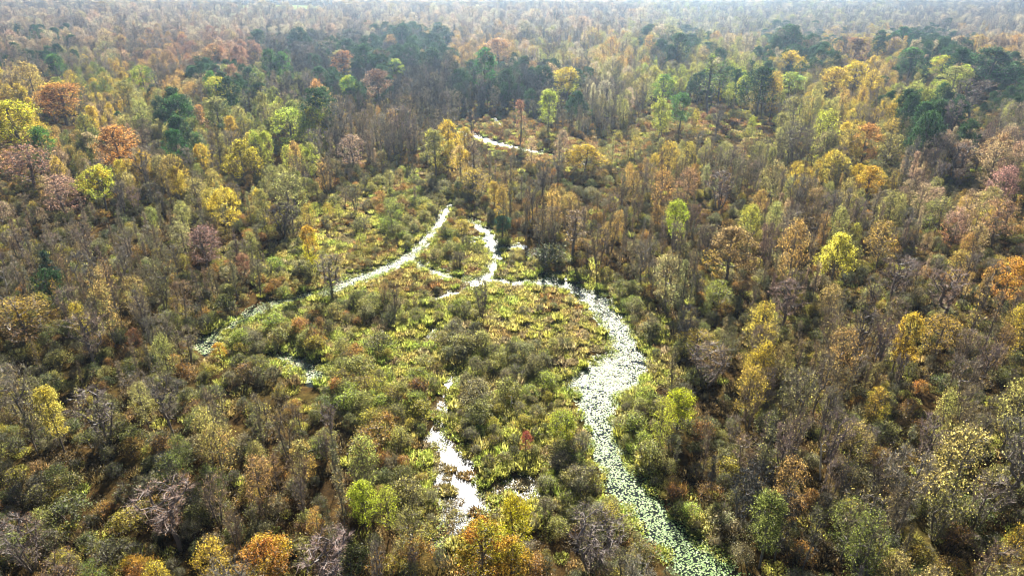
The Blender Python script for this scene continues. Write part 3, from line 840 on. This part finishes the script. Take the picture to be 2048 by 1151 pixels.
def scatter(y0, y1, spacing, g, margin=1.12):
    xs, ys = [], []
    y = y0
    while y < y1:
        hw = (y * .78 + 25) * margin
        n = int(2 * hw / spacing)
        xs.append(-hw + (np.arange(n) + g.uniform(0, 1, n)) * spacing); ys.append(y + g.uniform(0, spacing, n))
        y += spacing
    return np.concatenate(xs), np.concatenate(ys)
g = np.random.default_rng(5)
rr = random.Random(9)
n_fill = 0
def in_fields(x, y):
    r = np.zeros(np.shape(x), bool)
    for a, b, c, d in FIELDS: r |= (x > a) & (x < b) & (y > c) & (y < d)
    return r
def open_zone(px, py):
    return pt_in(MARSH, px, py) | pt_in(CLEAR2, px, py) | pt_in(CLEAR3, px, py)
for (y0, y1, sp) in ((34, 130, 4.2), (130, 260, 4.5), (260, 480, 5.5), (480, 800, 7.5), (800, 1300, 10.5), (1300, 2300, 14.0)):
    x, y = scatter(y0, y1, sp, g)
    px, py, d = pixel_of(x, y, 0 * x)
    wd = water_d(x, y) if y0 < 330 else np.full(x.shape, 99.)
    oz = open_zone(px, py)
    lowz = (px > 980) & (px < 1230) & (py > 560) & (py < 700) | (px > 640) & (px < 900) & (py > 640) & (py < 740)
    strag = pt_in(MARSH, px, py) & ~lowz & (g.uniform(0, 1, len(x)) < np.where((px < 760) & (py < 720), .36, .26))
    ok = (wd > 1.6) & (~oz | strag) & ~in_fields(x, y)
    # a few stragglers in the marsh edges
    x, y, px, py = x[ok], y[ok], px[ok], py[ok]
    tzs = terrain_z(x, y)
    for i in range(len(x)):
        X_, Y_ = x[i], y[i]
        if Y_ < 480 and (np.hypot(OCC[:, 0] - X_, OCC[:, 1] - Y_) < OCC[:, 2] + .6).any(): continue
        # clearings between stands
        if Y_ < 260 and vnoise(X_ / 8, Y_ / 11, 13) > .74: continue
        hmul = .75 + .5 * vnoise(X_ / 35, Y_ / 35, 14)
        if Y_ < 110: base_h = 9.8
        elif Y_ < 190: base_h = 9.5 + (Y_ - 110) / 80 * 2
        else: base_h = 12.0
        if Y_ > 260: base_h = 13.0
        h = base_h * hmul * rr.uniform(.55, 1.2) * (1.3 if rr.random() < .16 else 1)
        tz = float(tzs[i])
        if Y_ < 260 and bool(pt_in(MARSH, *pixel_of(X_, Y_, 0)[:2])): h *= rr.uniform(.35, .75)
        cx, cy, cdp = pixel_of(X_, Y_, h * .8 + tz)
        # do not hide hand-placed crowns or channels
        if Y_ < 520:
            near = (HP[:, 3] > Y_ - 6) & (np.abs(HP[:, 0] - cx) < HP[:, 2] * 1.0) & (np.abs(HP[:, 1] - cy) < HP[:, 2] * 1.3)
            if near.any():
                if rr.random() < .8: continue
                h *= .6; cx, cy, cdp = pixel_of(X_, Y_, h * .8 + tz)
            if Y_ < 330:
                # sight lines: what the crown would hide
                rw = h * .2
                qx, qy, _ = pixel_of([X_, X_, X_, X_ - rw, X_ + rw], [Y_] * 5, [h * .35 + tz, h * .65 + tz, h + tz, h * .7 + tz, h * .7 + tz])
                gxy = [ground_at(float(a_), float(b_)) for a_, b_ in zip(qx, qy)]
                sd_ = sdf(np.array([v[0] for v in gxy]), np.array([v[1] for v in gxy]), SEG_P + SEG_O)
                if sd_.min() < .8:
                    if rr.random() < (.85 if Y_ < 200 else .7) or Y_ > 150: continue
                    h *= .45
                if (pt_in(CLEAR2, qx, qy) | pt_in(CLEAR3, qx, qy)).any() and rr.random() < .8: continue
                if Y_ < 250 and pt_in(MARSH, qx, qy)[2] and float(cy) < 900 and rr.random() < .55: continue
                cx, cy, cdp = pixel_of(X_, Y_, h * .8 + tz)
        pr = float(vnoise(X_ / 13, Y_ / 13, 61))
        let = cell_letter(float(cx), float(cy), min(.999, max(0, (pr - .5) * 1.1 + .5 + rr.uniform(-.28, .28))))
        let2 = cell_letter(float(cx), float(cy), rr.random())
        A, B, T, kinds, _n = PAL[let]
        if let not in 'dk' and let2 not in 'dk': B = tuple(.5 * u + .5 * v for u, v in zip(B, PAL[let2][0]))
        kind = kinds[rr.randrange(len(kinds))]
        pole_zone = (960 < cx < 1580 and 300 < cy < 600) or (680 < cx < 960 and 200 < cy < 350) or (40 < cx < 480 and 400 < cy < 600)
        if let not in 'dgl' and rr.random() < (.6 if pole_zone else .22): kind = 'pole'
        if Y_ < 150 and kind in ('sparse', 'full') and let not in 'yl' and rr.random() < .42: kind = rr.choice(['bare', 'pole', 'bushy'])
        if Y_ < 120 and kind in ('dome',): kind = 'full'
        p = PROTO[kind][rr.randrange(len(PROTO[kind]))]
        big = (1.12 if 130 < Y_ < 260 else 1.0) if Y_ < 480 else (1.3 if Y_ < 800 else 1.7)
        sxy = h / p.top * (rr.uniform(.62, .95) if Y_ < 300 else rr.uniform(.75, 1.1)) * (1.25 if h < 8 else 1) * big
        if let == 'd' and Y_ > 230: sxy *= 1.3; h *= 1.12
        if Y_ > 800: h *= 1.1
        put(p, X_, Y_, sxy, h / p.top, jit(A, rr), jit(B, rr), jit(T, rr, .2), 'tree', let)
        n_fill += 1
print("fill trees", n_fill)

# shrubs: in the marsh, along channel banks, and as woodland understorey
SH = {  # photo areas of the marsh with their own colours, and a darker tone for the woods
 'v': ((.32, .33, .09), (.40, .36, .10), (.26, .22, .17)),
 'g': ((.18, .20, .05), (.25, .25, .07), (.24, .21, .17)),
 'u': ((.13, .16, .05), (.19, .19, .06), (.20, .17, .13)),  # deep olive for woodland shrubs, shade under the trees put into colour
 't': ((.30, .29, .12), (.34, .31, .13), (.34, .31, .21)),
 'y': ((.44, .36, .05), (.38, .36, .06), (.26, .22, .15)),
 'l': ((.36, .42, .06), (.30, .36, .07), (.25, .22, .15)),
 'o': ((.44, .22, .05), (.38, .27, .06), (.26, .18, .12)),
 'r': ((.30, .13, .06), (.34, .17, .07), (.26, .16, .12)),
}
n_sh = 0
for (y0, y1, sp) in ((34, 130, 2.0), (130, 230, 2.4), (230, 340, 3.6)):
    x, y = scatter(y0, y1, sp, g, 1.05)
    px, py, d = pixel_of(x, y, 0 * x)
    wd = water_d(x, y)
    mz = open_zone(px, py)
    nz = vnoise(x / 9, y / 9, 31)
    prob = np.where(mz, np.clip((nz - .15) * 2.1, .12, .92), .45)
    prob = np.where(mz & (py > 800), .93, prob)
    prob = np.where(mz & (px < 720) & (py > 540), np.maximum(prob, .8), prob)
    prob = np.where(mz & (px > 980) & (px < 1200) & (py > 570) & (py < 680), prob * .3, prob)
    prob = np.where(mz & (px > 640) & (px < 900) & (py > 640) & (py < 740), prob * .55, prob)
    ok = (wd > .7) & (g.uniform(0, 1, len(x)) < prob) & (px > -120) & (px < 2170) & (py < 1330)
    for i in np.where(ok)[0]:
        X_, Y_ = x[i], y[i]
        marsh = bool(mz[i])
        r = rr.random()
        nn = float(vnoise(np.array(X_ / 16), np.array(Y_ / 16), 33))
        if marsh:
            if nn < .34: let = rr.choice('vvgty')
            elif nn < .52: let = rr.choice('vttgl')
            elif nn < .68: let = rr.choice('ttvgv')
            else: let = rr.choice('yovvl')
            if py[i] < 340: let = rr.choice('rtogvyv'); 
            h = (rr.uniform(1.4, 4.0) if nn > .34 else rr.uniform(.9, 2.2)) * (.6 if 980 < px[i] < 1230 and 560 < py[i] < 700 else 1)
        else:
            let = rr.choice('uuggtuoyvu') if Y_ < 130 else rr.choice('utgyou')
            h = rr.uniform(1.4, 3.6)
        if wd[i] < 1.6 and h > 1.4: h *= .6
        # keep the near shrubs from covering channels behind them
        tx, ty, _ = pixel_of(X_, Y_, h)
        bx, by = ground_at(float(tx), float(ty))
        if float(sdf(np.array(bx), np.array(by), SEG_P)) < .3 or float(sdf(np.array(bx), np.array(by), SEG_O)) < 0:
            if rr.random() < (.7 if px[i] < 720 else .45): continue
            h *= .55
        A, B, T = SH[let]
        kind = 'shrub' if rr.random() < (.6 if let in 'vglyor' else .25) else 'twiggy'
        p = PROTO[kind][rr.randrange(len(PROTO[kind]))]
        put(p, X_, Y_, h / p.top * rr.uniform(.85, 1.35), h / p.top, jit(A, rr, .2), jit(B, rr, .2), jit(T, rr, .2), 'shrub', let)
        n_sh += 1
print("shrubs", n_sh)
# low ground cover
n_gc = 0
GC = [((.50, .43, .12), (.50, .44, .14)), ((.42, .43, .08), (.46, .44, .10)), ((.32, .22, .07), (.38, .27, .10)), ((.37, .45, .08), (.46, .48, .11)), ((.40, .33, .17), (.34, .27, .12)), ((.34, .19, .06), (.30, .19, .08)), ((.12, .09, .035), (.16, .115, .045))]
for (y0, y1, sp) in ((34, 150, 1.35), (150, 260, 1.9), (260, 350, 3.0)):
    x, y = scatter(y0, y1, sp, g, 1.02)
    px, py, d = pixel_of(x, y, 0 * x)
    wd = water_d(x, y)
    mz = open_zone(px, py)
    so = sdf(x, y, SEG_O)
    inpool = (so < .3) & (sdf(x, y, SEG_P) > .5) & (py > 560) & (g.uniform(0, 1, len(x)) < np.where(vnoise(x / 1.5, y / 1.5, 77) > .46, .62, .12))
    ok = ((wd > .15) | inpool | ((wd > -.55) & (g.uniform(0, 1, len(x)) < .3))) & (px > -60) & (px < 2110) & (py < 1260) & (g.uniform(0, 1, len(x)) < np.where(mz, .97, .26))
    nz = vnoise(x / 11, y / 11, 41); nz2 = vnoise(x / 4, y / 4, 42)
    for i in np.where(ok)[0]:
        v = nz[i] * .7 + nz2[i] * .3
        if mz[i]:
            if py[i] < 340: c = rr.choice([2, 5, 2, 5, 1])
            elif px[i] < 900 and 600 < py[i] < 800: c = rr.choice([3, 3, 1, 4, 0])
            elif v < .4: c = rr.choice([2, 0, 5, 0])
            elif v < .6: c = rr.choice([0, 1, 4])
            else: c = rr.choice([1, 3, 0])
            if wd[i] < 1.2: c = rr.choice([3, 3, 1])
            kind = 'sedge' if rr.random() < .6 else 'litter'
            if inpool[i]: c = rr.choice([2, 4, 0, 4]); kind = 'sedge'
        else:
            c = rr.choice([2, 6, 6, 6, 1]); kind = 'litter' if rr.random() < .7 else 'sedge'  # woods cover mostly in the darkest tone, painting in shade beneath trees
        A, B = GC[c]
        p = PROTO[kind][rr.randrange(len(PROTO[kind]))]
        s = rr.uniform(.7, 1.3) * (1.35 if y0 > 200 else 1)
        put(p, x[i], y[i], s, s * (.55 if wd[i] < .5 else rr.uniform(.7, 1.4)), jit(A, rr, .25), jit(B, rr, .25), G3, 'cover')
        n_gc += 1
print("cover", n_gc)

# ------------------------------------------------------------------ which plants are things of their own
_x = np.array([q['x'] for q in INST]); _y = np.array([q['y'] for q in INST])
_tz = terrain_z(_x, _y) + .2; _gz = ground_z(_x, _y) - .05
_gz = np.where([q['cls'] == 'cover' for q in INST], np.maximum(_gz, -.06), _gz)
for _k, q in enumerate(INST):
    tz = float(_tz[_k])
    H = q['p'].top * q['sz']
    q['H'] = H
    q['gz'] = float(_gz[_k])
    a, b, d = pixel_of(q['x'], q['y'], H * .65 + tz)
    q['px'], q['py'], q['d'] = float(a), float(b), float(d)
    q['wpx'] = 2 * q['p'].R * q['s'] / q['d'] * FPX
    q['size'] = q['wpx'] * (H / q['d'] * FPX)
    q['inview'] = -10 < q['px'] < 2058 and -5 < q['py'] < 1150
N_TREE, N_SHRUB = 290, 250
trees = [q for q in INST if q['cls'] == 'tree' and q['inview']]
hand = [q for q in trees if q['info']]
rest = sorted([q for q in trees if not q['info']], key=lambda q: -q['size'])[:N_TREE - len(hand)]
shr = sorted([q for q in INST if q['cls'] == 'shrub' and q['inview'] and pt_in(MARSH, q['px'], q['py'])], key=lambda q: -q['size'])[:N_SHRUB]
for q in hand + rest + shr: q['thing'] = True

# short names of things one can find in the picture, used by the labels of the plants around them
MARKS = [(1685,505,"the lemon-yellow crown"),(1468,510,"the big tan crown"),(442,420,"the bright golden tree"),(614,500,"the slender yellow tree"),
 (84,540,"the blue-green conifer"),(963,600,"the lone forked marsh tree"),(655,570,"the left-channel bare tree"),(1357,440,"the vivid lime crown"),
 (1428,160,"the tallest green spire"),(1172,320,"the far-pond yellow crown"),(2010,560,"the golden right-edge crown"),(1905,600,"the wide pale bare tree"),
 (1364,820,"the right-bank lime tree"),(1128,860,"the left-bank lime crown"),(1052,885,"the crimson sapling"),
 (1030,1045,"the lime foreground tree"),(745,1010,"the feathery lime pair"),(965,1110,"the orange foreground tree"),(522,1120,"the golden bottom tree"),
 (322,1030,"the pinkish bare foreground tree"),(655,1120,"the silvery twiggy tree"),(1190,1080,"the leaning grey foreground tree"),(60,1080,"the russet corner tree"),
 (1762,795,"the small mustard crown"),(1988,1000,"the leaning half-bare tree"),(265,665,"the orange-red sapling"),(436,700,"the fiery orange sapling"),
 (1005,470,"the teal channel-head tree"),(1098,520,"the dark olive bank tree"),(40,650,"the golden-ochre left crown"),(180,830,"the yellow-olive limbed tree"),
 (560,450,"the vase-shaped bare tree"),(398,480,"the maroon-brown crown"),(478,320,"the mustard domed crown"),(1250,740,"the wide bend of pads"),(1210,860,"the pad narrows"),
 (1300,1030,"the lower channel"),(1390,1120,"the channel's foot"),(1230,640,"the upper channel curve"),(1050,566,"the straight pad reach"),(990,510,"the upper right channel"),
 (830,510,"the channel fork"),(740,550,"the left channel"),(540,610,"the thin left channel"),(600,735,"the left pool"),(880,860,"the narrow open water"),
 (930,990,"the glittering pool"),(1045,975,"the side pool"),(1640,930,"the white dead snag"),(1888,650,"the flat ochre crown"),(1425,740,"the golden-brown airy tree"),
 (1130,470,"the thin straight stand"),(1600,290,"the olive-yellow airy crown"),(1748,350,"the golden-orange crown"),(225,280,"the russet-orange crown"),(190,350,"the flat yellow crown"),
 (20,240,"the bright left-edge crown"),(1578,600,"the mauve-brown bare tree"),(1380,350,"the peach round crown"),(1000,290,"the far pond"),(1990,140,"the huge dark dome")]
ORD = ["leftmost"] + [w + " from left" for w in "second third fourth fifth sixth seventh eighth ninth tenth eleventh twelfth".split()]
NUM = dict(zip(range(2, 14), "two three four five six seven eight nine ten eleven twelve thirteen".split()))
LOOK = {'b': "grey", 'n': "dull brown", 'p': "pinkish-tan", 'o': "rusty orange", 'y': "yellow", 'l': "yellow-green", 'g': "green", 'd': "dark green", 'v': "olive", 'k': "dark grey",
        'r': "russet", 'w': "straw-coloured", 'c': "pale olive", 't': "grey-green", 'u': "deep olive"}
FORM = {'bare': "bare tree", 'bushy': "many-stemmed tree", 'sparse': "thin-leaved tree", 'full': "leafy tree", 'tall': "narrow tree", 'pole': "slim tall-trunked tree", 'dome': "domed tree", 'cone': "conifer",
        'shrub': "leafy shrub", 'twiggy': "twiggy shrub"}
taken_marks = [False] * len(MARKS)
def relation(px, py):
    k = min(range(len(MARKS)), key=lambda i: math.hypot(MARKS[i][0] - px, (MARKS[i][1] - py) * 1.3))
    mx, my, nm = MARKS[k]
    dx, dy = px - mx, py - my
    if abs(dx) > abs(dy) * 1.2:
        w = ("right of " if dx > 0 else "left of ")
    else:
        w = ("in front of " if dy > 0 else "behind ")
    r = math.hypot(dx, dy)
    pre = "close " if r < 55 else ("" if r < 110 else "well ")
    return pre + w + nm
for q in rest + shr:
    size = ""
    if q['cls'] == 'tree': size = "tall " if q['H'] > 11.5 else ("small " if q['H'] < 7 else "")
    else: size = "low " if q['H'] < 1.5 else ("big " if q['H'] > 2.6 else "")
    form = FORM[q['p'].kind]
    look = LOOK[q['letter']]
    if q['p'].kind == 'bare' and q['letter'] in 'oylgdv': form = "nearly bare tree"
    q['label'] = f"{size}{look} {form} {relation(q['px'], q['py'])}"
def settle(lst):
    by = {}
    for q in lst: by.setdefault(q['label'], []).append(q)
    again = False
    for lab, qs in by.items():
        if len(qs) < 2: continue
        if len(qs) > 7 or 'well ' in lab and len(qs) > 4:
            pass
        qs.sort(key=lambda q: q['px'])
        n = len(qs)
        for i, q in enumerate(qs):
            o = "rightmost" if i == n - 1 else ORD[min(i, 11)]
            q['label'] = lab + (f", {'left' if i == 0 else 'right'} of two" if n == 2 else f", {o} of {NUM.get(n, str(n))}")
settle(rest + shr)
for q in rest + shr:
    w = q['label'].split()
    while len(w) > 16:
        k = [i for i, v in enumerate(w) if v in ('close', 'well', 'tall', 'small', 'low', 'big') or (v == 'of' and i > 1 and w[i - 1] == 'left' and i > len(w) - 3)]
        if not k: break
        if w[k[-1]] == 'of': w = w[:k[-1]]
        else: w.pop(k[0])
    q['label'] = ' '.join(w)

# ------------------------------------------------------------------ build the individual plants
GRP = {'hand': "autumn trees around the marsh", 'rest': "trees of the foreground and marsh edge", 'shrub': "shrubs scattered over the marsh"}
KNAME = {'bare': 'bare_tree', 'bushy': 'multistem_tree', 'sparse': 'thin_leaved_tree', 'full': 'leafy_tree', 'tall': 'narrow_tree', 'pole': 'slim_tree', 'dome': 'domed_tree', 'cone': 'conifer_tree',
         'shrub': 'leafy_shrub', 'twiggy': 'twiggy_shrub', 'sedge': 'sedge_tussock', 'litter': 'bramble_clump'}
first = {}
def build_thing(q, label, cat, group):
    p = q['p']
    e = bpy.data.objects.new(KNAME[p.kind], None)
    e.empty_display_size = .5
    COL.objects.link(e)
    e.location = (q['x'], q['y'], q['gz']); e.rotation_euler = (0, 0, q['rz']); e.scale = (q['s'], q['s'], q['sz'])
    tag(e, label, cat, group)
    t = add_obj(p.nm[0], p.tm, e); c = add_obj(p.nm[1], p.cm, e)
    c["leaf_a"] = list(q['a']); c["leaf_b"] = list(q['b']); c["twig_c"] = list(q['t'])
    first.setdefault(p.idx, (t, c))
    return e
for q in hand: build_thing(q, q['info'], 'tree', GRP['hand'])
for q in rest: build_thing(q, q['label'], 'tree', GRP['rest'])
for q in shr: build_thing(q, q['label'], 'shrub', GRP['shrub'])
# a few tussocks as things of their own (they also show at the near bank)
for k in ('sedge', 'litter'):
    for p in PROTO[k]:
        c = [q for q in INST if q['p'] is p and q['inview'] and pt_in(MARSH, q['px'], q['py']) and q['py'] > 560]
        q = max(c, key=lambda q: q['size'])
        q['thing'] = True
        o = add_obj(KNAME[k], p.cm)
        o.location = (q['x'], q['y'], q['gz']); o.rotation_euler = (0, 0, q['rz']); o.scale = (q['s'], q['s'], q['sz'])
        o["leaf_a"] = list(q['a']); o["leaf_b"] = list(q['b'])
        q['p'] = p
        q['label'] = f"{'grassy tussock' if k == 'sedge' else 'low bramble clump'} {relation(q['px'], q['py'])}"
        q['obj'] = o
        first[p.idx] = (None, o)
tus = [q for q in INST if q.get('obj')]
settle(tus)
for q in tus: tag(q['obj'], q['label'], 'tussock', "tussocks on the marsh floor")

# ------------------------------------------------------------------ the uncounted rest: one object each
def mass(name, label, qs, parts):
    qs = [q for q in qs if not q.get('thing')]
    protos = sorted({q['p'].idx for q in qs})
    for pi in list(protos):
        if pi not in first:      # a kind with no individual: stand its plants in with a sibling that has one
            p = PLIST[pi]
            alt = [z for z in PROTO[p.kind] if z.idx in first][0]
            for q in qs:
                if q['p'] is p: q['p'] = alt
    protos = sorted({q['p'].idx for q in qs})
    n = len(qs)
    me = bpy.data.meshes.new(name)
    me.vertices.add(n)
    me.vertices.foreach_set("co", np.array([(q['x'], q['y'], q['gz']) for q in qs], np.float32).ravel())
    def attr(nm, typ, vals, key):
        a = me.attributes.new(nm, typ, 'POINT'); a.data.foreach_set(key, np.asarray(vals, np.float32 if typ != 'INT' else np.int32).ravel())
    attr("pick", 'INT', [protos.index(q['p'].idx) for q in qs], "value")
    attr("scl", 'FLOAT_VECTOR', [(q['s'], q['s'], q['sz']) for q in qs], "vector")
    attr("rot", 'FLOAT_VECTOR', [(0, 0, q['rz']) for q in qs], "vector")
    attr("leaf_a", 'FLOAT_VECTOR', [q['a'] for q in qs], "vector")
    attr("leaf_b", 'FLOAT_VECTOR', [q['b'] for q in qs], "vector")
    attr("twig_c", 'FLOAT_VECTOR', [q['t'] for q in qs], "vector")
    o = add_obj(name, me)
    nt = bpy.data.node_groups.new(name + "_scatter", 'GeometryNodeTree')
    nt.interface.new_socket("Geometry", in_out='INPUT', socket_type='NodeSocketGeometry')
    nt.interface.new_socket("Geometry", in_out='OUTPUT', socket_type='NodeSocketGeometry')
    L = nt.links.new
    gi, go = nt.nodes.new("NodeGroupInput"), nt.nodes.new("NodeGroupOutput")
    def att(nm, ty):
        a = nt.nodes.new("GeometryNodeInputNamedAttribute"); a.data_type = ty; a.inputs["Name"].default_value = nm; return a.outputs["Attribute"]
    m2p = nt.nodes.new("GeometryNodeMeshToPoints")
    L(gi.outputs[0], m2p.inputs["Mesh"])
    js = nt.nodes.new("GeometryNodeJoinGeometry")
    pick_a = att("pick", 'INT')
    for k, pi in enumerate(protos):      # one instancer per plant model
        objs = [z for z in first[pi] if z is not None]
        j = nt.nodes.new("GeometryNodeJoinGeometry")
        for z in objs:
            oi = nt.nodes.new("GeometryNodeObjectInfo"); oi.transform_space = 'ORIGINAL'
            oi.inputs["Object"].default_value = z; oi.inputs["As Instance"].default_value = False
            L(oi.outputs["Geometry"], j.inputs[0])
        iop = nt.nodes.new("GeometryNodeInstanceOnPoints")
        cmp_ = nt.nodes.new("FunctionNodeCompare"); cmp_.data_type = 'INT'; cmp_.operation = 'EQUAL'
        ins = [s for s in cmp_.inputs if s.type == 'INT']
        L(pick_a, ins[0]); ins[1].default_value = k
        L(m2p.outputs[0], iop.inputs["Points"]); L(cmp_.outputs[0], iop.inputs["Selection"]); L(j.outputs[0], iop.inputs["Instance"])
        e2r = nt.nodes.new("FunctionNodeEulerToRotation"); L(att("rot", 'FLOAT_VECTOR'), e2r.inputs[0])
        L(e2r.outputs[0], iop.inputs["Rotation"]); L(att("scl", 'FLOAT_VECTOR'), iop.inputs["Scale"])
        L(iop.outputs[0], js.inputs[0])
    L(js.outputs[0], go.inputs[0])
    md = o.modifiers.new("scatter", 'NODES'); md.node_group = nt
    tag(o, label, cat=None, kind="stuff")
    return o
mass("woodland", "dense autumn woodland of bare and coloured trees reaching to the hazy distance", [q for q in INST if q['cls'] == 'tree'], 2)
mass("undergrowth", "tangled shrub undergrowth beneath and between the trees", [q for q in INST if q['cls'] == 'shrub'], 2)
mass("marsh_plants", "low sedges, brambles and dead grass covering the marsh floor", [q for q in INST if q['cls'] == 'cover'], 1)

# ------------------------------------------------------------------ dead snags and logs
def snag(px, py, h, lean_px, seed, name, label, branches=5, fallen=False, thick=.13):
    g = np.random.default_rng(seed)
    x, y = ground_at(px, py)
    P = [np.zeros(3)]; par = [-1]
    n = 9
    d = np.array([lean_px, 0.0, 1.0]) if not fallen else np.array([1.0, lean_px, .10])
    d /= np.linalg.norm(d)
    for i in range(1, n + 1):
        P.append(P[-1] + d * h / n + g.normal(0, h * .012, 3)); par.append(i - 1)
    tips = [n]
    for b in range(branches):
        j = int(g.integers(3, n)); q = P[j].copy(); last = j
        bd = np.array([g.normal(), g.normal(), .8]); bd /= np.linalg.norm(bd)
        for k in range(4):
            q = q + bd * h * .07 + g.normal(0, h * .012, 3); P.append(q); par.append(last); last = len(P) - 1
        tips.append(last)
    V, F, rad = limb_mesh(np.array(P), np.array(par), np.array(tips), .035, thick, .6)
    o = add_obj(name, mesh_from(name, V, F4=F, mats=(M_DEAD,), smooth=True))
    gz = float(ground_z(np.array(x), np.array(y)))
    o.location = (x, y, gz - .1 if not fallen else max(gz, 0) + .15)
    tag(o, label, 'dead tree', None)
snag(1640, 962, 6.0, -.12, 1, 'dead_snag', "white barkless dead snag in the dark right foreground thicket")
snag(1622, 690, 3.5, 0, 2, 'fallen_log', "pale curved fallen branch below the mauve-brown bare tree", 3, True)
snag(1372, 838, 3.0, .1, 3, 'dead_snag', "thin pale dead stem near the yellow-green right bank tree", 3)
snag(1022, 822, 2.8, .02, 4, 'dead_snag', "slender white dead stem standing among central marsh shrubs", 2, thick=.07)
snag(18, 600, 7.0, .15, 5, 'dead_snag', "broken grey-white dead tree at the far left edge", 7)
snag(812, 512, 2.2, -.3, 6, 'fallen_log', "short dark log lying across the channel fork", 2, True)

# ------------------------------------------------------------------ haze
def haze():
    m, nt, out = new_mat("haze")
    v = N(nt, "ShaderNodeVolumePrincipled")
    v.inputs["Color"].default_value = (.54, .76, 1.0, 1)
    v.inputs["Density"].default_value = HAZE_D
    v.inputs["Anisotropy"].default_value = .8
    nt.links.new(v.outputs[0], out.inputs["Volume"])
    x0, x1, y0, y1, z0, z1 = -3400, 3400, -600, 4400, -25, 66
    V = [(x0,y0,z0),(x1,y0,z0),(x1,y1,z0),(x0,y1,z0),(x0,y0,z1),(x1,y0,z1),(x1,y1,z1),(x0,y1,z1)]
    F = [(0,3,2,1),(4,5,6,7),(0,1,5,4),(1,2,6,5),(2,3,7,6),(3,0,4,7)]
    o = add_obj("haze", mesh_from("haze", V, F4=F, mats=(m,)))
    tag(o, "pale blue haze filling the distance", "haze", kind="stuff")
HAZE_D = 0.00021
haze()
